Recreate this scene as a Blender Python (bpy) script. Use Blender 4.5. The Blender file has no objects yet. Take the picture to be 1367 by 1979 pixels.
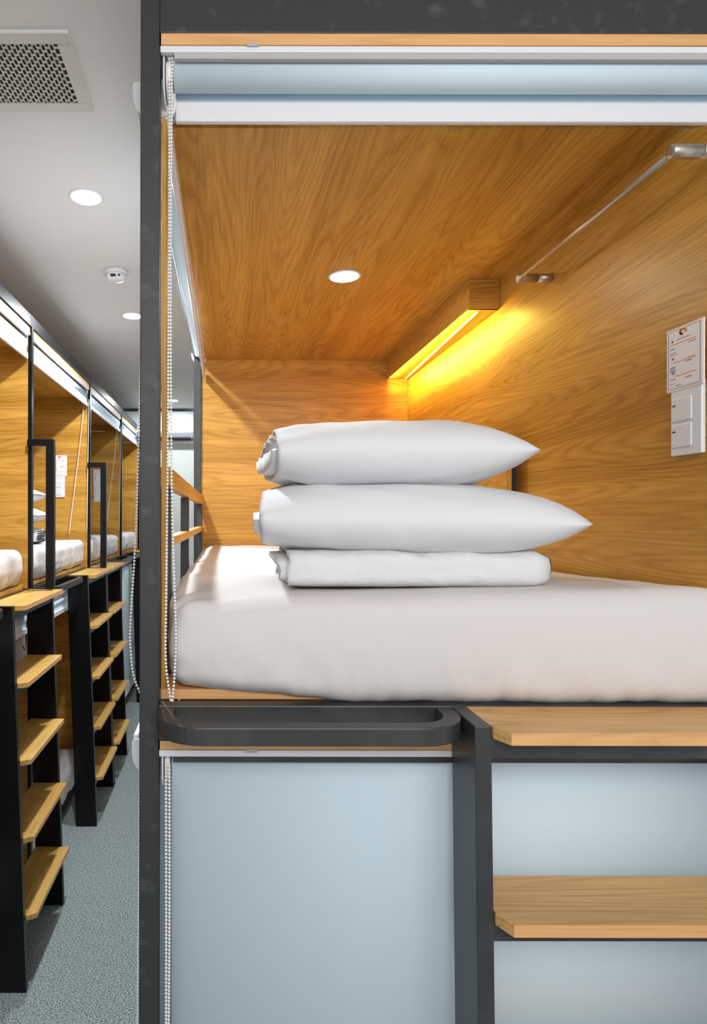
import bpy, bmesh, math, random
from mathutils import Vector, Matrix, noise
random.seed(7)
PI = math.pi
SC = bpy.context.scene
COL = SC.collection
H = 1.84                       # camera height above the floor
# ------------------------------------------------------------------ camera
cam_data = bpy.data.cameras.new('camera'); cam = bpy.data.objects.new('camera', cam_data); COL.objects.link(cam)
cam_data.sensor_fit = 'VERTICAL'; cam_data.sensor_height = 36.0; cam_data.lens = 1200*36/1979
cam_data.shift_x = (683.5-440)/1979; cam_data.shift_y = 10.5/1979
cam.location = (0, 0, H); cam.rotation_euler = (PI/2, 0, 0)
cam.rotation_euler.rotate_axis('Z', math.radians(0.10))
cam_data.clip_start = 0.05
SC.camera = cam
# ------------------------------------------------------------------ light
SC.view_settings.view_transform = 'Standard'; SC.view_settings.look = 'None'
SC.view_settings.gamma = 1; SC.view_settings.use_curve_mapping = False
SC.view_settings.exposure = 0.0
w = bpy.data.worlds.new('world'); SC.world = w; w.use_nodes = True
w.node_tree.nodes['Background'].inputs[0].default_value = (0.93, 0.96, 1.0, 1)
w.node_tree.nodes['Background'].inputs[1].default_value = 0.80
def lamp(name, kind, loc, energy, color, rot=(0,0,0), size=None, sy=None, spread=None, radius=None, angle=None, blend=None):
    d = bpy.data.lights.new(name, kind); d.energy = energy; d.color = color
    if size: d.size = size
    if sy: d.shape = 'RECTANGLE'; d.size = size; d.size_y = sy
    if spread: d.spread = spread
    if radius: d.shadow_soft_size = radius
    if angle: d.spot_size = angle
    if blend is not None: d.spot_blend = blend
    o = bpy.data.objects.new(name, d); COL.objects.link(o); o.location = loc; o.rotation_euler = rot
    return o
COOL = (0.88, 0.95, 1.0); WARM = (1.0, 0.86, 0.66)
lamp('unseen_fill_lamp', 'AREA', (0.4, -1.0, H+0.80), 33, (1.0,.975,.95), (math.radians(60),0,0), 1.8, 0.7)  # soft fill added behind the camera, stands for unseen room lights
# ------------------------------------------------------------------ materials
def mat(name, col, rough=0.5, metal=0.0, emit=None, estr=0.0, spec=None, bump=None, var=None, coat=0.0):
    m = bpy.data.materials.new(name); m.use_nodes = True
    nt = m.node_tree; b = nt.nodes['Principled BSDF']
    b.inputs['Base Color'].default_value = (*col, 1); b.inputs['Roughness'].default_value = rough
    b.inputs['Metallic'].default_value = metal
    if coat: b.inputs['Coat Weight'].default_value = coat
    if spec is not None: b.inputs['Specular IOR Level'].default_value = spec
    if emit: b.inputs['Emission Color'].default_value = (*emit, 1); b.inputs['Emission Strength'].default_value = estr
    if var or bump:
        tc = nt.nodes.new('ShaderNodeTexCoord')
    if var:   # var = (scale, colour2, low, high)
        n = nt.nodes.new('ShaderNodeTexNoise'); n.inputs['Scale'].default_value = var[0]; n.inputs['Detail'].default_value = 4
        nt.links.new(tc.outputs['Object'], n.inputs['Vector'])
        r = nt.nodes.new('ShaderNodeValToRGB'); r.color_ramp.elements[0].position = var[2]; r.color_ramp.elements[1].position = var[3]
        r.color_ramp.elements[0].color = (*col, 1); r.color_ramp.elements[1].color = (*var[1], 1)
        nt.links.new(n.outputs['Fac'], r.inputs['Fac']); nt.links.new(r.outputs['Color'], b.inputs['Base Color'])
    if bump:  # (scale, strength, distance)
        n2 = nt.nodes.new('ShaderNodeTexNoise'); n2.inputs['Scale'].default_value = bump[0]; n2.inputs['Detail'].default_value = 3
        nt.links.new(tc.outputs['Object'], n2.inputs['Vector'])
        bp = nt.nodes.new('ShaderNodeBump'); bp.inputs['Strength'].default_value = bump[1]; bp.inputs['Distance'].default_value = bump[2]
        nt.links.new(n2.outputs['Fac'], bp.inputs['Height']); nt.links.new(bp.outputs['Normal'], b.inputs['Normal'])
    return m
def wood(name, axis, light, dark, rough=0.38, seed=0.0):
    """oak laminate: contour lines of a stretched noise make the arches, a fine stretched noise the pores"""
    m = bpy.data.materials.new(name); m.use_nodes = True; nt = m.node_tree; b = nt.nodes['Principled BSDF']
    N = nt.nodes.new; L = nt.links.new
    tc = N('ShaderNodeTexCoord')
    def mapped(along, across):
        mp = N('ShaderNodeMapping'); s = [across]*3; s[axis] = along
        mp.inputs['Scale'].default_value = s; mp.inputs['Location'].default_value = (seed, seed*1.7, seed*.6)
        L(tc.outputs['Object'], mp.inputs['Vector']); return mp
    a = N('ShaderNodeTexNoise'); a.inputs['Scale'].default_value = 1.0; a.inputs['Detail'].default_value = 2.6; a.inputs['Roughness'].default_value=.36
    L(mapped(0.60, 6.2).outputs[0], a.inputs['Vector'])
    mu = N('ShaderNodeMath'); mu.operation = 'MULTIPLY'; mu.inputs[1].default_value = 32; L(a.outputs['Fac'], mu.inputs[0])
    fr = N('ShaderNodeMath'); fr.operation = 'FRACT'; L(mu.outputs[0], fr.inputs[0])
    rr = N('ShaderNodeValToRGB'); e = rr.color_ramp.elements
    e[0].position = 0.0; e[0].color = (1,1,1,1); e[1].position = 1.0; e[1].color = (.8,.8,.8,1)
    k = e.new(.12); k.color = (.35,.35,.35,1); k = e.new(.5); k.color = (0,0,0,1)
    L(fr.outputs[0], rr.inputs['Fac'])
    f = N('ShaderNodeTexNoise'); f.inputs['Scale'].default_value = 1.0; f.inputs['Detail'].default_value = 3
    L(mapped(5, 210).outputs[0], f.inputs['Vector'])
    fr2 = N('ShaderNodeValToRGB'); fr2.color_ramp.elements[0].position = .42; fr2.color_ramp.elements[1].position = .66
    L(f.outputs['Fac'], fr2.inputs['Fac'])
    g = N('ShaderNodeTexNoise'); g.inputs['Scale'].default_value = 1.0; g.inputs['Detail'].default_value = 2
    L(mapped(.35, 11).outputs[0], g.inputs['Vector'])
    # combine
    m1 = N('ShaderNodeMath'); m1.operation = 'MULTIPLY'; m1.inputs[1].default_value = .44; L(rr.outputs['Color'], m1.inputs[0])
    m2 = N('ShaderNodeMath'); m2.operation = 'MULTIPLY'; m2.inputs[1].default_value = .30; L(fr2.outputs['Color'], m2.inputs[0])
    m3 = N('ShaderNodeMath'); m3.operation = 'MULTIPLY_ADD'; m3.inputs[1].default_value = 1.6; m3.inputs[2].default_value = -.60; L(g.outputs['Fac'], m3.inputs[0])
    s1 = N('ShaderNodeMath'); s1.operation = 'ADD'; L(m1.outputs[0], s1.inputs[0]); L(m2.outputs[0], s1.inputs[1])
    s2 = N('ShaderNodeMath'); s2.operation = 'ADD'; s2.use_clamp = True; L(s1.outputs[0], s2.inputs[0]); L(m3.outputs[0], s2.inputs[1])
    mx = N('ShaderNodeMix'); mx.data_type = 'RGBA'; L(s2.outputs[0], mx.inputs['Factor'])
    mx.inputs['A'].default_value = (*light, 1); mx.inputs['B'].default_value = (*dark, 1)
    L(mx.outputs['Result'], b.inputs['Base Color'])
    b.inputs['Roughness'].default_value = rough; b.inputs['Specular IOR Level'].default_value = .28
    bp = N('ShaderNodeBump'); bp.inputs['Strength'].default_value = .15; bp.inputs['Distance'].default_value = .001; bp.invert = True
    L(s1.outputs[0], bp.inputs['Height']); L(bp.outputs['Normal'], b.inputs['Normal'])
    return m
OL, OD = (0.66, 0.355, 0.070), (0.34, 0.145, 0.014)
WX = wood('oak_grain_x', 0, OL, OD, seed=3.1)
WY = wood('oak_grain_y', 1, OL, OD, seed=8.3)
WZ = wood('oak_grain_z', 2, OL, OD, seed=1.2)
TR = wood('tread_oak', 0, (0.78, 0.48, 0.19), (0.46, 0.24, 0.075), seed=5.0)
EDGE = wood('oak_edge_band', 0, (0.80, 0.46, 0.20), (0.62, 0.32, 0.12), seed=2.0)
BLACK = mat('black_painted_steel', (0.030, 0.031, 0.033), 0.36, var=(9, (0.055,0.056,0.06), .45, .75), bump=(260,.08,.001))
SHADED = mat('shaded_black_steel', (0.006, 0.006, 0.007), 0.3, spec=.22)  # black steel of the aisle bunks, their shade put into the colour
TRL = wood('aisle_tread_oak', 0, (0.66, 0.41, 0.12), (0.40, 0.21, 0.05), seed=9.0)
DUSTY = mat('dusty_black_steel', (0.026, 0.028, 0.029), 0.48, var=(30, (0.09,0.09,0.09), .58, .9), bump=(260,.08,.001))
WHITE = mat('white_plastic', (0.72, 0.72, 0.74), 0.35)
ALU = mat('white_aluminium', (0.76, 0.755, 0.775), 0.3)
GREYP = mat('grey_plastic', (0.45, 0.44, 0.44), 0.45)
BEAD = mat('bead_plastic', (0.86, 0.85, 0.83), 0.25)
FABRIC = mat('pale_blue_blind_fabric', (0.655, 0.80, 0.89), 0.75, var=(3,(0.67,0.81,0.895),.3,.7), bump=(900,.12,.0006))
SHEET = mat('ivory_bed_sheet', (0.665, 0.625, 0.61), 0.85, bump=(14,.25,.012))
PILLOW = mat('white_pillowcase', (0.73, 0.73, 0.745), 0.85, bump=(11,.35,.012))
DUVET = mat('white_duvet', (0.71, 0.71, 0.715), 0.85, bump=(24,.5,.012))
STEEL = mat('brushed_steel', (0.55, 0.47, 0.39), 0.42, metal=1.0)
CEIL = mat('ceiling_paint', (0.74, 0.74, 0.73), 0.8, var=(1.3,(0.70,0.70,0.69),.3,.8))
WALLP = mat('wall_paint', (0.62, 0.65, 0.62), 0.7, var=(2,(0.58,0.61,0.58),.3,.8))
VENTM = mat('vent_plastic', (0.62, 0.61, 0.57), 0.5)
DARK = mat('dark_duct', (0.03, 0.03, 0.03), 0.9)
DUST = mat('dusty_filter', (0.09, 0.075, 0.065), 0.9, var=(20,(0.02,0.018,0.016),.35,.7))
LEDC = mat('cool_diffuser', (1,1,1), 0.5, emit=(0.93,0.98,1.0), estr=9)
LEDW = mat('warm_diffuser', (1,1,1), 0.5, emit=(1.0,0.93,0.80), estr=9)
TAPE = mat('amber_led_tape', (1,1,1), 0.5, emit=(1.0,0.72,0.20), estr=1.6)
ORANGE = mat('print_orange', (0.80,0.28,0.06), 0.5)
NAVY = mat('print_navy', (0.03,0.04,0.12), 0.5)
REDP = mat('print_red', (0.45,0.06,0.04), 0.5)
PAPER = mat('card_paper', (0.80,0.76,0.78), 0.35)
CARDB = mat('card_holder', (0.82,0.70,0.60), 0.3)
GLOSSW = mat('glossy_white', (0.70,0.78,0.82), 0.12)
# carpet
CARPET = bpy.data.materials.new('grey_green_carpet'); CARPET.use_nodes = True
_nt = CARPET.node_tree; _b = _nt.nodes['Principled BSDF']; _b.inputs['Roughness'].default_value = .95; _b.inputs['Specular IOR Level'].default_value=.1
_tc = _nt.nodes.new('ShaderNodeTexCoord'); _n = _nt.nodes.new('ShaderNodeTexNoise'); _n.inputs['Scale'].default_value = 170; _n.inputs['Detail'].default_value = 3
_r = _nt.nodes.new('ShaderNodeValToRGB'); _r.color_ramp.elements[0].position=.36; _r.color_ramp.elements[1].position=.66
_r.color_ramp.elements[0].color=(0.075,0.095,0.093,1); _r.color_ramp.elements[1].color=(0.46,0.51,0.50,1)
_nt.links.new(_tc.outputs['Object'], _n.inputs['Vector']); _nt.links.new(_n.outputs['Fac'], _r.inputs['Fac']); _nt.links.new(_r.outputs['Color'], _b.inputs['Base Color'])
_bp = _nt.nodes.new('ShaderNodeBump'); _bp.inputs['Strength'].default_value=.6; _bp.inputs['Distance'].default_value=.004
_nt.links.new(_n.outputs['Fac'], _bp.inputs['Height']); _nt.links.new(_bp.outputs['Normal'], _b.inputs['Normal'])
# ------------------------------------------------------------------ mesh helpers
class MB:
    def __init__(s): s.bm = bmesh.new(); s.mats = []; s.mi = 0
    def m(s, material):
        if material not in s.mats: s.mats.append(material)
        s.mi = s.mats.index(material); return s
    def face(s, vs, smooth=False):
        try: f = s.bm.faces.new(vs)
        except ValueError: return None
        f.material_index = s.mi; f.smooth = smooth; return f
    def box(s, x0, x1, y0, y1, z0, z1):
        v = [s.bm.verts.new((x, y, z)) for z in (z0, z1) for y in (y0, y1) for x in (x0, x1)]
        for q in ((0,2,3,1),(4,5,7,6),(0,1,5,4),(2,6,7,3),(0,4,6,2),(1,3,7,5)): s.face([v[i] for i in q])
        return s
    def prism(s, pts, axis, a0, a1):
        """pts: 2-D outline in the two other axes (x<y<z order), extruded along axis"""
        def P(p, a):
            c = list(p); c.insert(axis, a); return c
        A = [s.bm.verts.new(P(p, a0)) for p in pts]; B = [s.bm.verts.new(P(p, a1)) for p in pts]
        s.face(A[::-1]); s.face(B); n = len(pts)
        for i in range(n): s.face([A[i], A[(i+1)%n], B[(i+1)%n], B[i]])
        return s
    def tube(s, path, r, seg=12, caps=True, closed=False):
        path = [Vector(p) for p in path]; n = len(path); rings = []
        up = Vector((0.013, 0.021, 1))
        for i, p in enumerate(path):
            if closed: t = path[(i+1)%n]-path[i-1]
            else: t = path[min(i+1,n-1)]-path[max(i-1,0)]
            t.normalize(); a = t.cross(up)
            if a.length < .05: a = t.cross(Vector((1,0,.01)))
            a.normalize(); b = a.cross(t)
            rr = r[i] if isinstance(r, (list, tuple)) else r
            rings.append([s.bm.verts.new(p+(a*math.cos(2*PI*k/seg)+b*math.sin(2*PI*k/seg))*rr) for k in range(seg)])
        for i in range(n if closed else n-1):
            A = rings[i]; B = rings[(i+1)%n]
            for k in range(seg): s.face([A[k], A[(k+1)%seg], B[(k+1)%seg], B[k]], True)
        if caps and not closed: s.face(rings[0][::-1]); s.face(rings[-1])
        return s
    def sweep_rect(s, path, w, h, closed=False):
        """rectangular bar swept along a horizontal path: w across, h in z (path = top centre)"""
        path = [Vector(p) for p in path]; n = len(path); rings = []
        for i, p in enumerate(path):
            t = path[min(i+1,n-1)]-path[max(i-1,0)]; t.z = 0; t.normalize()
            q = Vector((t.y, -t.x, 0))*w/2; d = Vector((0,0,-h))
            rings.append([s.bm.verts.new(v) for v in (p-q, p+q, p+q+d, p-q+d)])
        for i in range(n-1):
            for k in range(4): s.face([rings[i][k], rings[i][(k+1)%4], rings[i+1][(k+1)%4], rings[i+1][k]])
        s.face(rings[0][::-1]); s.face(rings[-1]); return s
    def lathe(s, prof, c, seg=32, axis=2):
        rings = []
        for (r, z) in prof:
            ring = []
            for k in range(seg):
                a = 2*PI*k/seg; u, v = r*math.cos(a), r*math.sin(a)
                d = (u, v, z) if axis == 2 else ((z, u, v) if axis == 0 else (u, z, v))
                ring.append(s.bm.verts.new((c[0]+d[0], c[1]+d[1], c[2]+d[2])))
            rings.append(ring)
        for i in range(len(rings)-1):
            for k in range(seg): s.face([rings[i][k], rings[i][(k+1)%seg], rings[i+1][(k+1)%seg], rings[i+1][k]], True)
        s.face(rings[0][::-1]); s.face(rings[-1]); return s
    def bead(s, c, r):
        base = s.bm.verts.new
        R = []
        for lat in (-1, 0, 1):
            z = math.sin(lat*PI/4)*r; q = math.cos(lat*PI/4)*r
            R.append([base((c[0]+q*math.cos(k*PI/3), c[1]+q*math.sin(k*PI/3), c[2]+z)) for k in range(6)])
        t = base((c[0],c[1],c[2]+r)); b = base((c[0],c[1],c[2]-r))
        for i in range(2):
            for k in range(6): s.face([R[i][k],R[i][(k+1)%6],R[i+1][(k+1)%6],R[i+1][k]], True)
        for k in range(6): s.face([R[2][k],R[2][(k+1)%6],t], True); s.face([R[0][(k+1)%6],R[0][k],b], True)
    def build(s, name, material=None, parent=None, bevel=0.0, smooth=False, subsurf=0, label=None):
        if material is not None and not s.mats: s.mats = [material]
        bmesh.ops.recalc_face_normals(s.bm, faces=s.bm.faces[:])
        me = bpy.data.meshes.new(name); s.bm.to_mesh(me); s.bm.free()
        for m_ in s.mats: me.materials.append(m_)
        if smooth:
            for p in me.polygons: p.use_smooth = True
        o = bpy.data.objects.new(name, me); COL.objects.link(o)
        if parent is not None: o.parent = parent
        if bevel:
            b = o.modifiers.new('bevel', 'BEVEL'); b.width = bevel; b.segments = 2; b.limit_method = 'ANGLE'; b.angle_limit = math.radians(40)
        if subsurf:
            q = o.modifiers.new('sub', 'SUBSURF'); q.levels = subsurf; q.render_levels = subsurf
        if label: o['label'] = label
        return o
def tag(o, label, cat, group=None, kind=None):
    o['label'] = label; o['category'] = cat
    if group: o['group'] = group
    if kind: o['kind'] = kind
    return o
def empty(name, loc=(0,0,0), rz=0.0):
    o = bpy.data.objects.new(name, None); COL.objects.link(o); o.location = loc; o.rotation_euler = (0,0,rz); o.empty_display_size = .1
    return o
def struct(mb, name, material):
    o = mb.build(name, material); o['kind'] = 'structure'; return o
def copy_tree(o, parent=None):
    c = o.copy(); COL.objects.link(c)
    if parent is not None: c.parent = parent
    for ch in list(o.children): copy_tree(ch, c)
    return c
# ------------------------------------------------------------------ setting
CZ = 2.99
struct(MB().box(-3.2, 3.0, -1.8, 6.9, -0.06, 0), 'floor', CARPET)
struct(MB().box(-3.2, 3.0, -1.8, 6.9, CZ, CZ+.08), 'ceiling', CEIL)
struct(MB().box(-3.2, 3.0, 6.75, 6.9, 0, CZ), 'wall_back', WALLP)
struct(MB().box(-3.3, -3.2, -1.8, 6.9, 0, CZ), 'wall_left', WALLP)
# ------------------------------------------------------------------ bunk pieces (local: x along the front, -y outwards, z=0 platform top)
PLAT = H-0.347
def stile_mb(x0, x1, fh, lean=.05):
    return MB().prism([(0.0, 0.0), (-.108, 0.0), (-.108-lean, -fh), (-lean, -fh)], 0, x0, x1)
def ladder(parent, x0, W, fh=PLAT, pitch=.303, steel=None, ext=.012, tread_mat=None):
    steel = steel or BLACK
    lo = empty('ladder'); lo.parent = parent
    for k in range(5):
        z = -pitch*k; yo = -.05*(-z)/fh
        MB().box(x0+.028, x0+W-.028, -.106+yo, -.078+yo, z-.055 if k == 0 else z-.050, z-.022).build('crossbar', steel, lo)
    stile_mb(x0, x0+.028, fh).build('stile', steel, lo, bevel=.002)
    stile_mb(x0+W-.028, x0+W, fh).build('stile', steel, lo, bevel=.002)
    for k in range(5):
        z = -pitch*k; yo = -.05*(-z)/fh
        a, b = x0+.030, x0+W-.030; f = -.140+yo; bk = .04 if k == 0 else yo-.002
        zt = z-.001; e = .020
        bx = b+ext if k == 0 else b
        pts = [(a-.012 if k == 0 else a, bk), (bx, bk), (bx, f), (a+.016, f), (a, f+.030)]
        t = MB(); t.m(tread_mat or TR).prism(pts, 2, zt-e, zt)
        t.m(EDGE); t.box(a+.016, bx, f-.001, f+.0005, zt-e, zt)
        t.build('tread', None, lo, bevel=.0008)
    return lo
def ubar(parent, x0, x1, steel=None):
    R = .07; D = .115; pts = [(x0+.016, 0.0, 0)]
    for k in range(11):
        a = PI/2*k/10; pts.append((x0+.016+R-R*math.cos(a), -(D-.016)+R-R*math.sin(a), 0))
    for k in range(11):
        a = PI/2*(1-k/10); pts.append((x1-.016-R+R*math.cos(a), -(D-.016)+R-R*math.sin(a), 0))
    pts.append((x1-.016, 0.0, 0))
    return MB().sweep_rect([(p[0],p[1],-.002) for p in pts], .030, .031).build('foot_rail', steel or BLACK, parent, bevel=.002)
def chain(mb, pts, pitch=.0068, r=.0028):
    """bead chain along a polyline"""
    P = [Vector(p) for p in pts]
    acc = 0.0; mb.bead(P[0], r)
    for i in range(len(P)-1):
        d = P[i+1]-P[i]; L = d.length; t = pitch-acc
        while t < L: mb.bead(P[i]+d*(t/L), r); t += pitch
        acc = L-(t-pitch)
    return mb
def smooth_path(pts, n=8):
    out = []; P = [Vector(p) for p in pts]
    for i in range(len(P)-1):
        p0 = P[max(i-1,0)]; p1 = P[i]; p2 = P[i+1]; p3 = P[min(i+2,len(P)-1)]
        for k in range(n):
            t = k/n
            out.append(0.5*((2*p1)+(-p0+p2)*t+(2*p0-5*p1+4*p2-p3)*t*t+(-p0+3*p1-3*p2+p3)*t**3))
    out.append(P[-1]); return out
def blind(label, w, loc, rz, group, drop=0.0, chain_pts=None, lod=False, bar_tilt=0.0, bar_y=.073, cord=None, wheel_x=.009, cap=False):
    """local origin: left end, top of the headrail, on the outer face; -y outwards, z down"""
    t = empty('roller_blind', loc, rz); tag(t, label, 'blind', group)
    MB().box(0, w-(.03 if cap else 0), 0.0, .010, -.012, 0).build('headrail', ALU, t, bevel=.0015)
    MB().box(.026, w-.03, .002, .011, -.023, -.012).build('channel', GREYP if drop <= 0 else BLACK, t)  # on let-down blinds, black paints in the shaded gap under the headrail
    for cx in ([.16, w-.18] if not lod else []):
        MB().box(cx, cx+.022, -.003, .02, -.003, .003).build('clip', GREYP, t)
    R = .034
    rc = (.049, -.015) if not lod else (.040, -.056)   # roller centre y,z
    f = MB()
    x0, x1 = .022, w-.022
    if drop <= 0:
        f.tube([(x0, rc[0], rc[1]), (x1, rc[0], rc[1])], R, 40).build('roller', FABRIC, t)
        g = MB(); zb = -.056 if not lod else -.106
        bh = .037 if not lod else .026
        if lod: bar_y = .004
        g.box(x0, x1, bar_y+.0085, bar_y+.0105, zb, -.030 if not lod else -.055); g.build('fabric', FABRIC, t)
        b = MB(); v = []
        for (x, dz) in ((x0, -bar_tilt), (x1, 0)):
            v.append([b.bm.verts.new((x, y, z+dz)) for y, z in ((bar_y,zb-bh),(bar_y+.013,zb-bh),(bar_y+.013,zb+.002),(bar_y,zb+.002))])
        for k in range(4): b.face([v[0][k], v[0][(k+1)%4], v[1][(k+1)%4], v[1][k]])
        b.face(v[0][::-1]); b.face(v[1]); b.build('bottom_bar', ALU, t, bevel=.003)
    else:
        f.tube([(x0, rc[0], rc[1]-.006), (x1, rc[0], rc[1]-.006)], .020, 24).build('roller', FABRIC, t)
        g = MB(); prev = None
        path = [(rc[0], rc[1]+.016)]+[(rc[0]-.022*math.sin(a), rc[1]-.006+.022*math.cos(a)) for a in (PI*k/16 for k in range(1,8))]+[(rc[0]-.022, rc[1]-.016), (rc[0]-.022, -drop)]
        for (y, z) in path:
            cur = [g.bm.verts.new((x, y, z)) for x in (x0, x1)]
            if prev: g.face([prev[0], prev[1], cur[1], cur[0]], True)
            prev = cur
        o = g.build('fabric', FABRIC, t); so = o.modifiers.new('th', 'SOLIDIFY'); so.thickness = .001
        MB().box(x0, x1, rc[0]-.028, rc[0]-.016, -drop-.03, -drop).build('bottom_bar', ALU, t, bevel=.003)
    for s_, bx in ((0, .004), (1, w-.004)):
        b = MB(); xa, xb = (bx, bx+.003) if s_ == 0 else (bx-.003, bx)
        pts = [(.011, .0), (.080, .0), (.085, -.040)] + [(.048+.037*math.cos(a), -.048-.035*math.sin(a)) for a in (PI*k/10 for k in range(1, 10))] + [(.011, -.040)]
        if cap: pts = [(.004, .0), (.080, .0), (.085, -.020), (.075, -.062), (.05, -.070), (.028, -.068), (.016, -.062), (.008, -.052), (.003, -.040), (.001, -.024), (.001, -.004)]
        b.prism(pts, 0, xa, xb); b.build('bracket', WHITE, t)
    if chain_pts is not None:
        MB().tube([(wheel_x, rc[0], rc[1]-.022), (wheel_x+.010, rc[0], rc[1]-.022)], .036, 28).build('chain_wheel', BEAD, t)
        c = MB()
        for pts in chain_pts: chain(c, smooth_path(pts, 10))
        c.build('bead_chain', BEAD, t)
    if cord is not None:
        MB().tube(smooth_path(cord, 8), .0022, 6).build('pull_cord', BEAD, t)
    return t
def cutoff_hem(x): return 0
# rounded box with wrinkles ----------------------------------------------------
def rbox(name, mins, maxs, r, n, disp, material, parent=None):
    mn, mx = Vector(mins), Vector(maxs); c = (mn+mx)/2; hs = (mx-mn)/2
    b = MB(); bm = b.bm; cache = {}
    def V(p):
        q = Vector((max(-hs[i]+r, min(hs[i]-r, p[i])) for i in range(3)))
        d = p-q
        if d.length > 1e-9: d = d.normalized()*r
        return c+q+d
    def coords(i):
        N = n[i]; L = []
        ins = hs[i]-r
        k = 4
        L += [-hs[i]+r*j/k for j in range(k)]
        L += [-ins+2*ins*j/N for j in range(N+1)]
        L += [ins+r*(j+1)/k for j in range(k)]
        return L
    C = [coords(i) for i in range(3)]
    def gv(key, p):
        if key not in cache:
            q = V(p); nn = (q-(c+Vector((max(-hs[i]+r, min(hs[i]-r, p[i])) for i in range(3)))))
            nn = nn.normalized() if nn.length > 1e-9 else Vector((0,0,1))
            cache[key] = bm.verts.new(q+Vector(disp(q, nn)))
        return cache[key]
    for ax in range(3):
        a, d = [i for i in range(3) if i != ax]
        for side in (0, 1):
            for i in range(len(C[a])-1):
                for j in range(len(C[d])-1):
                    vs = []
                    for (di, dj) in ((0,0),(1,0),(1,1),(0,1)):
                        idx = [0,0,0]; idx[ax] = 0 if side == 0 else len(C[ax])-1; idx[a] = i+di; idx[d] = j+dj
                        p = Vector((C[0][idx[0]], C[1][idx[1]], C[2][idx[2]])); vs.append(gv(tuple(idx), p))
                    if len(set(vs)) == 4: b.face(vs, True)
    bmesh.ops.remove_doubles(bm, verts=bm.verts[:], dist=1e-6)
    return b.build(name, material, parent, smooth=True)
def nz(x, y, z, s): return noise.noise(Vector((x*s, y*s, z*s)))
# ------------------------------------------------------------------ our bunk
BX0, BXW = -0.127, 0.910      # inner left, right wall
FY, BY = 1.143, 3.141        # front plane, back wall
def zz(v): return H+v
bunk = empty('bunk_bed', (0.37, FY, 0)); tag(bunk, 'large near black steel bunk bed lined with oak panels, filling the right of the view', 'bunk bed')
bunk_off = Vector((-0.37, -FY, 0))
class LB(MB):
    """builder in world coordinates for parts of the near bunk"""
    def build(s, name, material=None, parent=None, **k):
        o = MB.build(s, name, material, parent or bunk, **k)
        if parent is None: o.location = bunk_off
        return o
XR = 1.16
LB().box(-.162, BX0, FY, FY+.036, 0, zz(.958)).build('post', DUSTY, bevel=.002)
LB().box(-.170, -.134, BY-.02, BY+.016, 0, zz(.958)).build('post', BLACK, bevel=.002)
LB().box(XR, XR+.035, FY, FY+.036, 0, zz(.958)).build('post', BLACK, bevel=.002)
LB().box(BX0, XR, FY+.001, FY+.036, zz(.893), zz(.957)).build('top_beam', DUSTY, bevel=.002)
LB().box(-.162, -.127, FY+.037, BY-.02, zz(.893), zz(.957)).build('top_beam', BLACK, bevel=.002)
LB().box(BX0, XR, FY+.001, FY+.036, zz(-.411), zz(-.347)).build('platform_beam', BLACK, bevel=.002)
LB().box(-.162, -.127, FY+.037, BY-.02, zz(-.411), zz(-.347)).build('platform_beam', BLACK, bevel=.002)
LB().box(BX0, XR, FY+.001, FY+.036, 0.06, .12).build('floor_beam', BLACK, bevel=.002)
LB().m(WY).box(BX0+.003, 1.15, FY+.13, BY, zz(.798), zz(.816)).build('ceiling_panel', WY)
LB().m(EDGE).box(BX0+.003, XR-.002, FY+.002, FY+.013, zz(.8715), zz(.8925)).build('top_board', EDGE)
LB().m(WX).box(-.134, 1.0, BY, BY+.018, .12, zz(.86)).build('back_panel', WX)
LB().m(WY).prism([(FY+.030, zz(-.348)), (BY, zz(-.348)), (BY, zz(.86)), (FY+.125, zz(.86)), (FY+.125, zz(.780)), (FY+.030, zz(.745))], 0, BXW, BXW+.018).build('wall_panel', WY)
LB().m(EDGE).box(BX0+.001, .90, FY+.037, BY, zz(-.345), zz(-.327)).build('base_board', EDGE)
LB().m(EDGE).box(BX0+.003, XR-.002, FY+.002, FY+.3, zz(-.428), zz(-.4125)).build('lower_top_board', EDGE)
LB().m(WZ).box(BX0+.001, BX0+.009, FY+.040, FY+.085, zz(-.33), zz(.76)).build('trim_strip', mat('brown_edge_band', (0.36,0.19,0.09), .6))
# guard on the aisle side
g = LB().m(WY); 
gr = LB().box(-.150, -.122, 1.33, BY-.002, zz(.066), zz(.108)).build('guard_rail', WY, bevel=.002)
gr = LB().box(-.150, -.122, 1.33, BY-.002, zz(-.066), zz(-.044)).build('guard_rail', WY, bevel=.002)
for y in (1.30, 1.98, 3.02):
    LB().box(-.150, -.124 if y > 1.5 else -.118, y, y+.03, zz(-.347), zz(.064)).build('guard_post', BLACK, bevel=.002)
lad_parent = empty('ladder_mount', (0,0,0)); bpy.data.objects.remove(lad_parent)
ld = ladder(bunk, 0.043, .585); ld.location = (0, 0, PLAT)
ub = ubar(bunk, BX0-.37, .415-.37); ub.location = (0, 0, PLAT)
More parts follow.
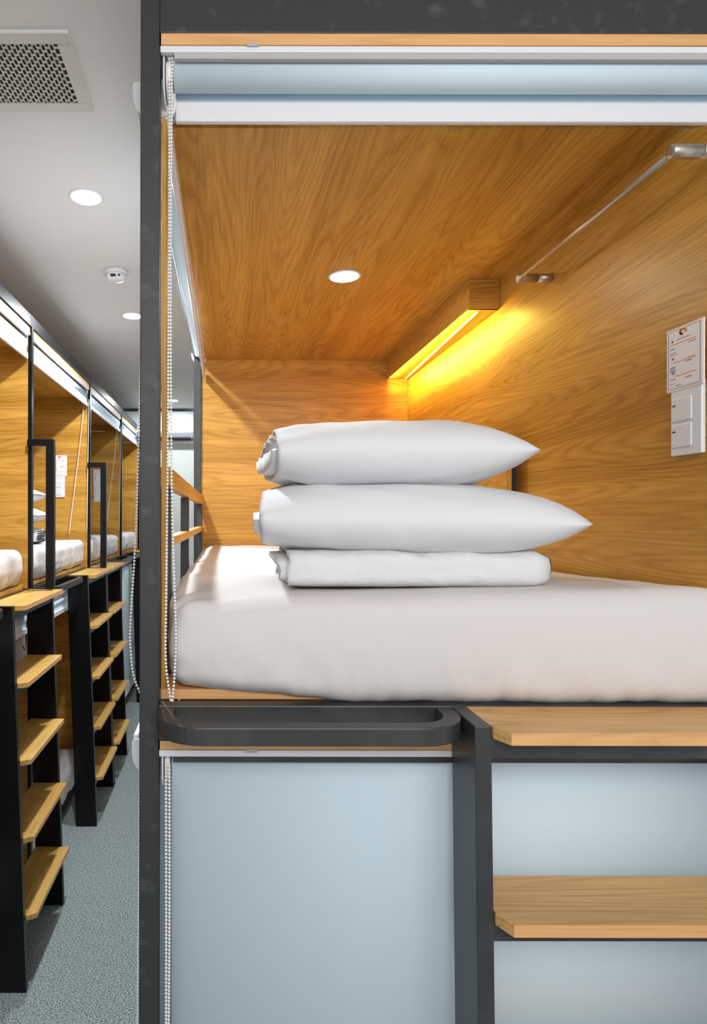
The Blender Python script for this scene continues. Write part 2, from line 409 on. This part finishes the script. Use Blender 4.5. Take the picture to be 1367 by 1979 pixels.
# ------------------------------------------------------------------ blinds of our bunk
# upper, rolled up
fy = FY+.028
cx = .0125
blind('pale blue roller blind rolled up under the top beam of the near bunk', 1.27, (-.126, FY+.003, zz(.871)), 0, 'roller blinds of the near bunk',
      chain_pts=[[(cx+.003, .016, .0), (cx+.003,.015,-.28), (cx+.001, .012, -.78), (cx-.001, .010, -1.03), (cx-.001,.008,-1.14), (cx+.009,.004,-1.212)],
                 [(cx+.0085, .014, .0), (cx+.006,.013,-.38),(cx+.008, .012, -.73), (cx+.012, .010, -.93), (cx+.018,.006,-1.10), (cx+.012,.003,-1.212)]])
blind('pale blue roller blind pulled down behind the near ladder', 1.27, (-.126, FY+.003, zz(-.430)), 0, 'roller blinds of the near bunk', drop=1.25,
      chain_pts=[[(cx, .004, -.03), (cx+.001,.004,-.4), (cx, .004, -1.1)], [(cx+.0065, .002, -.03), (cx+.007,.002,-.35), (cx+.004, .003, -.7), (cx, .004, -1.1)]])
# side blinds, facing the aisle (local x runs towards the camera)
SX = -.178
blind('pale blue roller blind rolled up along the aisle side of the near bunk', 1.93, (SX-.008, BY-.01, zz(.845)), -PI/2, 'roller blinds of the near bunk', bar_tilt=.055, bar_y=.060, wheel_x=1.911,
      chain_pts=[[(1.918, .026, -.04), (1.918, .020, -.4), (1.918, .014, -.6), (1.918,.008,-.845), (1.918,.000,-.995), (1.918,-.004,-1.085), (1.918,.006,-1.165), (1.918,.03,-1.175), (1.918,.034,-.9),(1.918,.034,-.6),(1.918,.034,-.04)]], cap=True)
blind('pale blue roller blind let down on the aisle side below the near mattress', 1.93, (SX-.008, BY-.01, zz(-.431)), -PI/2, 'roller blinds of the near bunk', drop=1.25, wheel_x=1.911,
      chain_pts=[[(1.918, .016, -.05), (1.918, .012, -.5), (1.918,.009,-1.1)]], cap=True)

# ------------------------------------------------------------------ near mattress and bedding
MX0, MX1, MY0, MY1 = -.120, .896, 1.150, 3.135
def mdisp(q, n):
    u = (q.x-MX0)/(MX1-MX0); fr = max(0, 1-(q.y-MY0)/.35); le = max(0, 1-(q.x-MX0)/.3)
    dz = dx = dy = 0.0
    top = max(0, n.z)
    if n.z > -.5:
        dz += -.024*fr*(1-u)*top + .014*fr*u*top
    k = (q.z-zz(-.345))/.2
    low = max(0, 1-k*1.6)
    wv = nz(q.x, 2.0, 5.0, 7)*.5+nz(q.x, 9.0, 1.0, 26)*.22
    # fitted sheet: bulge in the middle, gathers at the hem
    if abs(n.y) > .3 and q.y < MY0+.1:
        dy += -.010*math.sin(max(0,min(1,k))*PI) + low*(.004*nz(q.x, q.z*.35, 3.0, 40)+.006*nz(q.x+q.z*.8, q.z*.4, 6.0, 14)) + .004*nz(q.x,q.z,1,5)
        dx += low*.003*nz(q.x, q.z, 8.0, 20)
    if q.z < zz(-.22):
        lift = (.030*max(0, 1-u/.35)**.8 if u < .35 else 0)
        fz = min(1, (zz(-.22)-q.z)/.12); sm = max(0, 1-(q.y-MY0)/.5)
        dz += lift*fz*sm + fz*sm*wv*.010
    if n.x < -.3:
        dx += .006*nz(q.y, q.z, 4, 9) + .004*nz(q.y, q.z, 4, 25)
    if top > .3:
        dz += .004*nz(q.x, q.y, 0, 4) + le*(.008*nz(q.x*2.2+q.y*.8, q.y*.5, 0, 7)) + fr*.003*nz(q.x*.6, q.y, 2, 12)
        # tension folds running in from the front left corner
        cd = math.hypot(q.x-MX0, q.y-MY0)
        a = math.atan2(q.y-MY0, q.x-MX0+.02)
        dz += .006*math.exp(-cd/.35)*math.sin(a*9)
    if q.y < MY0+.05 and q.x > MX1-.2: dx += .09*((q.x-MX1+.2)/.2)**2*max(0,(MY0+.05-q.y)/.05)**.5; dy += -.02*((q.x-MX1+.2)/.2)**2*0
    # rounded front left corner
    c = math.exp(-((q.x-MX0)**2+(q.y-MY0)**2)/.006)
    dx += c*.012; dy += c*.014
    return (dx, dy, dz)
mt = rbox('mattress', (MX0, MY0, zz(-.350)), (MX1, MY1, zz(-.140)), .038, (150, 60, 16), mdisp, SHEET)
tag(mt, 'ivory sheeted mattress of the near bunk carrying the stacked pillows', 'mattress')

def pillow(L, Wd, T, seed, material=PILLOW, lod=False):
    """returns root object; long axis x, pointed seam end at +x, open pillowcase end at -x"""
    NU, NV = (56, 30) if not lod else (20, 12)
    def pt(u, v, side):
        if u > 0: f = 1-u**3.6
        else: f = 1-.34*(-u)**5
        g = max(0, 1-abs(v)**3.2)**.56
        x = L/2*u*(1+.02*v*v); y = Wd/2*v*(1-.10*max(0,u)**3*(1-abs(v)))*(1-.03*(-u if u < 0 else 0))
        # corners of the seam end stick out
        x -= .045*abs(v)**3*max(0,u)**4
        h = T/2*f*g
        wr = .0070*nz(x*.6+seed, y, side, 9)+.0045*nz(x*.5+y*.8, (y+seed)*1.3, side, 20)
        e = max(0, -u)
        wr += .011*e**2*nz(x*1.2+seed, y*3+side, 3, 11)
        # creases fanning out from the seam end
        z = side*(h*(1.0 if side > 0 else .98)) + wr*g
        return (x, y, z)
    b = MB(); rows = {}
    for side in (1, -1):
        for i in range(NU+1):
            for j in range(NV+1):
                u = -1+2*i/NU; v = -math.cos(PI*j/NV)
                if side == -1 and (i == NU or j in (0, NV)): rows[(side,i,j)] = rows[(1,i,j)]; continue
                rows[(side,i,j)] = b.bm.verts.new(pt(u, v, side))
    for side in (1, -1):
        for i in range(NU):
            for j in range(NV):
                q = [rows[(side,i,j)], rows[(side,i+1,j)], rows[(side,i+1,j+1)], rows[(side,i,j+1)]]
                if len(set(q)) >= 3: b.face(q, True)
    # open end: inner tuck
    ring_t = [rows[(1,0,j)] for j in range(NV+1)]; ring_b = [rows[(-1,0,j)] for j in range(NV+1)]
    loop = ring_t+ring_b[1:-1][::-1]; cen = [b.bm.verts.new((v.co.x+.03, v.co.y*.9, v.co.z*.6)) for v in loop]
    n = len(loop)
    for k in range(n): b.face([loop[k], loop[(k+1)%n], cen[(k+1)%n], cen[k]], True)
    b.face(cen)
    o = b.build('pillow', material, smooth=True)
    if not lod:
        # pillowcase flap sticking out of the open end
        f = MB(); K = 24; A = []
        for r_ in range(5):
            row = []
            for k in range(K+1):
                v = -1+2*k/K; g = max(0, 1-abs(v)**3)**.5
                x = -L/2+.03-.012*r_+.006*nz(v*2, r_, seed, 1.6)
                zb = -T/2*.62*g*(1-.07*r_)
                zt = zb+T*.40*g*(1-.10*r_)
                row.append((x, Wd/2*.93*v, zb+.004*nz(v*3, r_, seed+5, 1.5), zt+.009*nz(v*3, r_, seed+2, 1.5)))
            A.append(row)
        for lay in (2, 3):
            G = [[f.bm.verts.new((p[0], p[1], p[lay])) for p in row] for row in A]
            for i in range(4):
                for j in range(K): f.face([G[i][j], G[i+1][j], G[i+1][j+1], G[i][j+1]], True)
            if lay == 2: G2 = G
        for j in range(K): f.face([G2[4][j], G[4][j], G[4][j+1], G2[4][j+1]], True)
        fo = f.build('flap', material, o, smooth=True)
    return o
p1 = pillow(.665, .40, .156, 1.3); p1.location = (.411, 1.395, zz(-.002)); p1.rotation_euler = (math.radians(2), math.radians(.8), math.radians(-3))
tag(p1, 'wider white pillow lying between the folded duvet and the top pillow', 'pillow', 'bedding stacked on the near mattress')
p2 = pillow(.565, .38, .150, 4.7); p2.location = (.380, 1.43, zz(.139)); p2.rotation_euler = (math.radians(1), math.radians(-.5), math.radians(2))
tag(p2, 'white pillow on top of the bedding stack on the near mattress', 'pillow', 'bedding stacked on the near mattress')
def duvet():
    b = MB(); NS = 150; NX = 60; L = .542; hw, hh = .152, .052
    # spiral of folded layers in the y-z plane
    path = []
    turns = 3.0
    for k in range(NS+1):
        t = k/NS; a = -PI*.5+2*PI*turns*t; sh = 1-.24*t*turns/1.0*.9
        sh = max(.12, 1-.30*t*turns)
        c, s_ = math.cos(a), math.sin(a)
        p = 4.2
        rr = (abs(c)**p+abs(s_)**p)**(-1/p)
        y = (hw-(1-sh)*hh*1.15)*c*rr; z = hh*sh*s_*rr
        path.append((y, z, t))
    G = []
    for i in range(NX+1):
        x = -L/2+L*i/NX; u = i/NX; row = []
        for (y, z, t) in path:
            e = 1-.30*max(0, (u-.90)/.10)**2.2; e2 = 1-.05*max(0, (.06-u)/.06)
            out = 1 if t < .36 else .3
            w_ = .0045*nz(x, y, z, 12)+.0028*nz(x, y*2, z*2, 30)
            xx = x + (.012*nz(y*3, z*8, t*4, 3) + (.018*math.sin(t*9) if t > .3 else 0) if u < .12 else 0)*(1-u/.12 if u < .12 else 0)
            row.append(b.bm.verts.new((xx, y*e*e2+w_*out*(1 if y>0 else -1)*.7, z*e*e2+w_*out*(1 if z > 0 else .3))))
        G.append(row)
    for i in range(NX):
        for k in range(NS): b.face([G[i][k], G[i+1][k], G[i+1][k+1], G[i][k+1]], True)
    o = b.build('duvet', DUVET, smooth=True)
    # right end is closed by the fold
    so = o.modifiers.new('th', 'SOLIDIFY'); so.thickness = .009; so.offset = -1
    c = MB(); end = [(-L/2+L*.997, y*.72, z*.72) for (y, z, t) in path if t < 1/turns]
    cap = [c.bm.verts.new(p) for p in end]; mid = [c.bm.verts.new((p[0]+.012, p[1]*.75, p[2]*.6)) for p in end]
    n = len(cap)
    for k in range(n): c.face([cap[k], cap[(k+1)%n], mid[(k+1)%n], mid[k]], True)
    c.face(mid); c.build('fold', DUVET, o, smooth=True)
    return o
dv = duvet(); dv.location = (.393, 1.37, zz(-.106)); dv.rotation_euler = (0, 0, math.radians(0))
tag(dv, 'white quilted duvet folded into a roll under the two near pillows', 'duvet', 'bedding stacked on the near mattress')
# ------------------------------------------------------------------ fittings of the near bunk
def wall_card(label, loc, rz, w=.099, h=.126, detail=True):
    """local: face towards -y, x right, z up from bottom-left"""
    t = empty('notice_card', loc, rz); tag(t, label, 'notice', 'notice cards on the bunk walls')
    MB().box(0, w, -.003, 0, 0, h).build('holder', CARDB, t, bevel=.0008)
    pr = MB().m(PAPER).box(.003, w-.003, -.0038, -.003, .003, h-.003)
    def bars(name, L, m_):
        pr.m(m_)
        for (x0, x1, z0, z1) in L: pr.box(x0*w, x1*w, -.0042, -.0038, z0*h, z1*h)
    if detail:
        bars('border_line', [(.07,.93,.955,.96),(.07,.93,.04,.045),(.07,.076,.04,.96),(.924,.93,.04,.96)], NAVY)
        bars('orange_rule', [(.14,.82,.735,.748),(.2,.80,.445,.458),(.25,.84,.225,.238)], ORANGE)
        lg = pr.m(ORANGE)
        for k in range(9):
            a = k/8*1.5*PI; r = .012-.0008*k
            x, z = .46*w+math.cos(a)*r*.8, .895*h+math.sin(a)*r*.6
            lg.box(x-.003, x+.003, -.0043, -.0038, z-.0022, z+.0022)
        rnd = random.Random(5); L = []
        def words(x0, x1, z, hgt):
            x = x0
            while x < x1:
                l = rnd.uniform(.02, .05); L.append((x, min(x1, x+l), z, z+hgt)); x += l+.012
        words(.32, .66, .80, .008)
        for z in (.44,.405,.375): words(.12, .27, z-.07, .014)
        words(.12, .26, .125+.06, .010); words(.12,.25,.115, .008); words(.55,.70,.415,.012); words(.55,.70,.165,.012); words(.28,.42,.075,.010)
        words(.12,.24,.665,.012); words(.16,.21,.80-.02,.030); words(.62,.82,.70,.008); words(.17,.22,.50,.030); words(.18,.24,.27,.025)
        bars('dark_text', L, NAVY)
        L = []; words(.12,.28,.60,.010); words(.12,.32,.57,.006)
        words(.60,.80,.465,.008)
        bars('red_text', L, REDP)
    else:
        bars('dark_text', [(.12,.25,.7,.74),(.12,.24,.5,.54),(.12,.26,.35,.38),(.3,.7,.85,.87)], NAVY)
    pr.build('card', None, t)
    return t
def wall_switch(label, loc, rz, w=.082, h=.140, detail=True):
    t = empty('wall_switch', loc, rz); tag(t, label, 'switch', 'wall switches in the bunks')
    MB().box(0, w, -.009, 0, 0, h).build('plate', WHITE, t, bevel=.002)
    for k in (0, 1):
        z0 = .016+k*.052
        r = MB().box(.006, w-.022, -.0125, -.009, z0, z0+.046).build('rocker', WHITE, t, bevel=.0015)
        MB().box(.010, .019, -.0130, -.0124, z0+.030, z0+.033).build('mark', NAVY, r)
    return t
wl = BXW
# right wall faces -x: local x (viewer's right) runs towards the camera => rz = -90
wall_card('large orange and navy printed notice card on the right wall of the near bunk', (wl-.0085, 1.271, zz(.255)), -PI/2)
wall_switch('white two-rocker switch plate under the large notice card of the near bunk', (wl-.0005, 1.262, zz(.125)), -PI/2)
t = empty('towel_rail', (wl, 1.747, zz(.675))); tag(t, 'slim brushed steel rail mounted high on the near right wall', 'rail')
for y in (0, -.604):
    h_ = MB().lathe([(.0095,0),(.0125,-.002),(.0125,-.040)], (0, y, 0), 28, 0).build('bracket', STEEL, t)
    MB().lathe([(.0125,-.041),(.0125,-.094),(.0115,-.096),(.006,-.096)], (0, y, 0), 28, 0).build('clamp', STEEL, h_)
MB().tube([(-.088, 0.0, 0), (-.088, -.604, 0)], .0056, 16).build('rod', STEEL, t)
# led light box along the back half of the ceiling
t = empty('led_light_box', (.804, 2.078, zz(.70))); tag(t, 'oak light box with amber strip along the near bunk ceiling corner', 'light')
hx = MB(); hx.m(WY); hx.box(0, .1055, 0, 1.062, 0, .0975)
hx.build('housing', WY, t, bevel=.0006)
MB().box(.004, .1055, -.0015, .012, 0, .0975).build('end_cap', WX, t, bevel=.0006)
tp = MB(); tp.m(TAPE)
v = [tp.bm.verts.new(p) for p in ((.040,.03,-.0002),(.046,.03,-.0002),(.094,1.05,-.0002),(.088,1.05,-.0002))]
v2 = [tp.bm.verts.new((q.co.x, q.co.y, q.co.z-.003)) for q in v]
tp.face(v2); tp.face(v[::-1])
for k in range(4): tp.face([v[k], v[(k+1)%4], v2[(k+1)%4], v2[k]])
tp.build('led_tape', TAPE, t)
lamp('led_tape_light', 'AREA', (.806, 2.60, zz(.692)), 6.0, (1.0,.74,.12), (0, math.radians(-82), 0), .010, 1.0)
# folding table panel
t = empty('folding_table', (.91, 1.90, zz(-.02))); tag(t, 'folded down oak table panel on the right wall behind the pillows', 'table')
MB().box(-.056, -.040, 0, .50, 0, .286).build('table_top', WY, t, bevel=.001)
MB().box(-.040, -.0005, .06, .10, .05, .22).build('hinge_bracket', BLACK, t)
MB().box(-.040, -.0005, .40, .44, .05, .22).build('hinge_bracket', BLACK, t)
def downlight(label, x, y, z, r, m_, energy, color, group, soft=.05):
    t = empty('downlight', (x, y, z)); tag(t, label, 'light', group)
    MB().lathe([(r*1.18, 0), (r*1.16, -.003), (r, -.004), (r, 0)], (0,0,0), 40).build('trim_ring', WHITE, t)
    MB().lathe([(r*.98, -.0045), (r*.9, -.006), (.001, -.0065)], (0,0,0), 40).build('diffuser', m_, t)
    d = bpy.data.lights.new('downlight_lamp', 'AREA'); d.shape = 'DISK'; d.size = r*1.8; d.energy = energy; d.color = color
    o = bpy.data.objects.new('downlight_lamp', d); COL.objects.link(o); o.location = (x, y, z-.012)
    return t
downlight('small warm round downlight set in the near bunk oak ceiling', .385, 2.05, zz(.798), .046, LEDW, 3.0, (1.0,.90,.74), None)
downlight('nearest and brightest round downlight in the aisle ceiling', -.51, 2.23, CZ, .052, LEDC, 34, COOL, 'aisle ceiling downlights')
downlight('aisle ceiling downlight half hidden by the near black post', -.545, 3.54, CZ, .052, LEDC, 34, COOL, 'aisle ceiling downlights')
downlight('farthest aisle ceiling downlight, seen beside the rear post near the air conditioner', -.54, 6.10, CZ, .052, LEDC, 16, COOL, 'aisle ceiling downlights')
# ------------------------------------------------------------------ ceiling vent, detector, air conditioner
def vent(label, x0, x1, y0, y1, nx, ny):
    t = empty('ceiling_vent', ((x0+x1)/2, (y0+y1)/2, CZ)); tag(t, label, 'vent', None)
    W, D = (x1-x0)/2, (y1-y0)/2; fr = .036
    f = MB()
    for (a,b_,c,d) in ((-W,W,-D,-D+fr),(-W,W,D-fr,D),(-W,-W+fr,-D+fr,D-fr),(W-fr,W,-D+fr,D-fr)): f.box(a,b_,c,d,-.010,0)
    f.build('frame', VENTM, t, bevel=.002)
    g = MB(); ix0, ix1, iy0, iy1 = -W+fr, W-fr, -D+fr, D-fr
    cw = (ix1-ix0)/nx; cl = (iy1-iy0)/ny
    for i in range(nx):
        xa = ix0+i*cw; off = (i%2)*.5
        g.box(xa-.0012, xa+.0012, iy0, iy1, -.010, -.007)
        for j in range(ny+1):
            yc = iy0+(j+off)*cl
            if yc > iy1: continue
            g.box(xa, xa+cw, max(iy0,yc-.002), min(iy1,yc+.002), -.010, -.007)
    g.build('grille', VENTM, t)
    MB().box(ix0, ix1, iy0, iy1, -.004, -.001).build('filter', DUST, t)
vent('large square perforated air vent in the ceiling at top left', -.378-.30, -.378, 1.462, 1.748, 22, 9)
vent('small far ceiling vent above the air conditioner by the rear post', -.80, -.50, 5.35, 5.65, 14, 8)
t = empty('smoke_detector', (-.523, 2.90, CZ)); tag(t, 'round white smoke detector on the aisle ceiling', 'smoke detector')
MB().lathe([(.054,0),(.054,-.010),(.050,-.020)], (0,0,0), 40).build('base', WHITE, t)
MB().lathe([(.047,-.020),(.044,-.034),(.034,-.044),(.018,-.048),(.001,-.049)], (0,0,0), 40).build('sensor_head', WHITE, t)
MB().box(-.018,.006,-.047,-.036,-.040,-.030).build('inlet', DARK, t); MB().box(.016,.026,-.046,-.036,-.037,-.031).build('inlet', DARK, t)
t = empty('air_conditioner', (-.78, 6.75, zz(.85))); tag(t, 'glossy white air conditioner high on the far end wall', 'air conditioner')
MB().prism([(-.21,.05),(-.20,.27),(-.001,.28),(-.001,0),(-.15,0.0)], 0, -.42, .42).build('body', GLOSSW, t, bevel=.01)
MB().box(-.38,.38,-.17,-.02,-.012,0.0).build('louver', DARK, t)
MB().box(.10,.16,-.2125,-.2085,.12,.20).build('sticker', NAVY, t)
MB().box(-2.2, 0.6, 6.73, 6.749, zz(.80), zz(.825)).build('trim_1', ALU)['kind'] = 'structure'
# ------------------------------------------------------------------ bunks across the aisle
LX = -.956; UW = 1.287
YK = [1.755, 3.042, 4.329, 5.616]
def side_unit(i, label, lx0, handle, lower, pts=None):
    W = UW if i < 3 else 6.745-YK[3]
    t = empty('bunk_bed', (LX, YK[i], 0), PI/2); tag(t, label, 'bunk bed', 'bunk beds across the aisle')
    top = zz(.985); D = 1.9
    MB().box(W-.014, W+.014, 0, .018, 0.0, top).build('post', SHADED, t)
    if i == 0: MB().box(-.014, .014, 0, .018, 0, top).build('post', SHADED, t)
    MB().box(.015, W-.015, 0, .03, zz(.925), top).build('top_beam', SHADED, t, bevel=.003)
    MB().box(.015, W-.015, 0, .03, zz(-.411), zz(-.347)).build('platform_beam', SHADED, t, bevel=.003)
    MB().box(.015, W-.015, 0.03, .06, .06, .12).build('floor_beam', SHADED, t)
    MB().box(.012, W-.012, .008, .1, zz(.898), zz(.922)).build('top_board', EDGE, t)
    MB().box(.012, W-.012, .1, D, zz(.83), zz(.846)).build('ceiling_panel', WX, t)
    MB().box(.012, W-.012, .008, D, zz(-.429), zz(-.413)).build('lower_top_board', WX, t)
    MB().box(.012, W-.012, .032, D, zz(-.345), zz(-.330)).build('base_board', WX, t)
    MB().box(.012, W-.012, .062, D, .07, .085).build('base_board', WX, t)
    MB().box(.001, .011, .018, D, .05, zz(.87)).build('wall_panel', WY, t)
    MB().box(W-.011, W-.001, .018, D, .05, zz(.87)).build('wall_panel', WY, t)
    MB().box(.001, W-.001, D, D+.018, .05, zz(.87)).build('back_panel', WX, t)
    l = ladder(t, lx0, .57 if handle else .555, steel=SHADED, ext=.062 if handle else .0, tread_mat=TRL); l.location = (0, 0, PLAT); l.scale.y = 1.14
    a, b_ = (.016, lx0) if lx0 > .4 else (lx0+.56, W-.016)
    u = ubar(t, a, b_, SHADED); u.location = (0, 0, PLAT)
    if handle is not None:
        h = MB().sweep_rect([(handle,0.012,0),(handle,-.116,0)], .032, .034); o = h.m(SHADED).box(handle-.016, handle+.016, -.118, -.078, -.722, -.033).build('hand_bar', SHADED, t, bevel=.002); o.location = (0,0,zz(.377))
    return t, W
names = ['leftmost bunk bed across the aisle, cut by the picture edge', 'second bunk bed across the aisle, its lower berth open',
         'third bunk bed across the aisle, with a grey clad ladder at its near end', 'farthest bunk bed across the aisle against the end wall']
names[2] = 'third bunk bed across the aisle, lower blind drawn down'
side_unit(0, names[0], .645, 1.255, None); side_unit(1, names[1], .650, 1.255, None)
side_unit(2, names[2], -.055, None, None); side_unit(3, names[3], .55, None, None)
pos = ['leftmost', 'second', 'third', 'farthest']
for i in range(4):
    W = UW if i < 3 else 6.745-YK[3]
    cord = None
    if i in (1, 2): cord = [(W-.05, .03, -.08), (W-.055, .06, -.4), (W-.07, .13, -1.02)]
    bl = blind('blind rolled up over the upper berth of the %s bunk across the aisle' % pos[i], W-.03, (LX-.006, YK[i]+.015, zz(.897)), PI/2, 'rolled up blinds across the aisle', lod=True, cord=cord)
    if i in (1, 2):
        MB().tube(smooth_path([(W-.04, -.0, -.08), (W-.05,.005,-.5), (W-.045, .012, -1.02)], 6), .0022, 6).build('pull_cord', BEAD, bl)
    bl = blind('%s blind of the lower berth in the %s bunk across the aisle' % ('rolled up' if i < 2 else 'drawn down', pos[i]), W-.03, (LX-.006, YK[i]+.015, zz(-.431)), PI/2, 'lower blinds across the aisle', lod=True, drop=0 if i < 2 else 1.27)
def mattress_small(label, y0, y1, z0, z1, seed):
    c = Vector(((LX-.02-1.85), y0, z0))
    def d(q, n):
        dx = dy = dz = 0
        fr = max(0, 1-((LX-.02)-q.x)/.2); low = max(0, 1-(q.z-z0)/.08)
        if fr > 0:
            dx = fr*(.010*nz(q.y+seed, q.z, 1, 9)+low*.016*nz(q.y+seed, q.z*.5, 4, 26)-.016*low)
            dz = fr*(.008*nz(q.y, seed, 1, 8))
        return (dx, dy, dz)
    m = rbox('mattress', (LX-1.8, y0, z0), (LX-.02, y1, z1), .045, (26, 60, 10), d, SHEET)
    tag(m, label, 'mattress', 'mattresses across the aisle')
for i in range(4):
    W = UW if i < 3 else 6.745-YK[3]
    mattress_small('white mattress on the upper berth of the %s bunk across the aisle' % pos[i], YK[i]+.06, YK[i]+W-.06, zz(-.332), zz(-.155), i*3.1)
    mattress_small('white mattress on the lower berth of the %s bunk across the aisle' % pos[i], YK[i]+.06, YK[i]+W-.06, .088, .26, 20+i*2.3)
for i in (1, 2):
    yw = YK[i]+UW-.0115
    wall_card('small notice card on the oak wall inside the %s bunk across the aisle' % pos[i], (-1.212, yw, zz(.285)), 0, w=.094, h=.145, detail=(i == 1))
    wall_switch('small white switch plate inside the %s bunk across the aisle' % pos[i], (-1.207, yw, zz(.138)), 0, w=.076, h=.146)
t = empty('towel_rail', (-1.10, YK[2]+UW-.0115, zz(.77))); tag(t, 'tiny steel rail on the wall of the third bunk across the aisle', 'rail')
MB().tube([(0,-.045,0),(-.5,-.045,0)], .005, 10).build('rod', STEEL, t)
for x in (-.01, -.49): MB().tube([(x,0,0),(x,-.05,0)], .009, 12).build('bracket', STEEL, t)
for (x, y, z, r, lab) in ((-1.40, 3.56, .112, 0, 'small topmost pillow of the far stack in the second bunk'), (-1.375, 3.56, -.005, 8, 'small middle pillow of the far stack in the second bunk')):
    q = pillow(.68, .44, .125, x*5+z, lod=True); q.location = (x, y, zz(z)); q.rotation_euler = (0, math.radians(-3), math.radians(r))
    tag(q, lab, 'pillow', 'bedding stacked in the second bunk across the aisle')
q = bpy.data.objects.new('duvet', dv.data); COL.objects.link(q); q.location = (-1.34, 3.56, zz(-.107)); q.rotation_euler = (0, 0, 0)
tag(q, 'small folded duvet under the far pillows in the second bunk', 'duvet', 'bedding stacked in the second bunk across the aisle')

# pale cloth hanging in the lower berth behind the nearest ladder
c = MB(); K = 14
rows = []
for j in range(15):
    v = j/14; row = []
    for i in range(K+1):
        u = i/K
        x = -.16+.16*u + (.010*math.sin(v*3)); z = -.32*v + (-.05*max(0, (u-.75)/.25)**2 if v < .4 else 0)
        y = -.035*math.sin(PI*min(1, v*1.6))*.6-.012*math.sin(u*7+v*2)
        row.append(c.bm.verts.new((x, y, z)))
    rows.append(row)
for j in range(14):
    for i in range(K): c.face([rows[j][i], rows[j][i+1], rows[j+1][i+1], rows[j+1][i]], True)
o = c.build('hanging_towel', DUVET); o.location = (-.975, 3.0, zz(-.475)); sd = o.modifiers.new('th','SOLIDIFY'); sd.thickness = .006
tag(o, 'pale cloth hanging in the lower berth behind the nearest aisle ladder', 'towel')
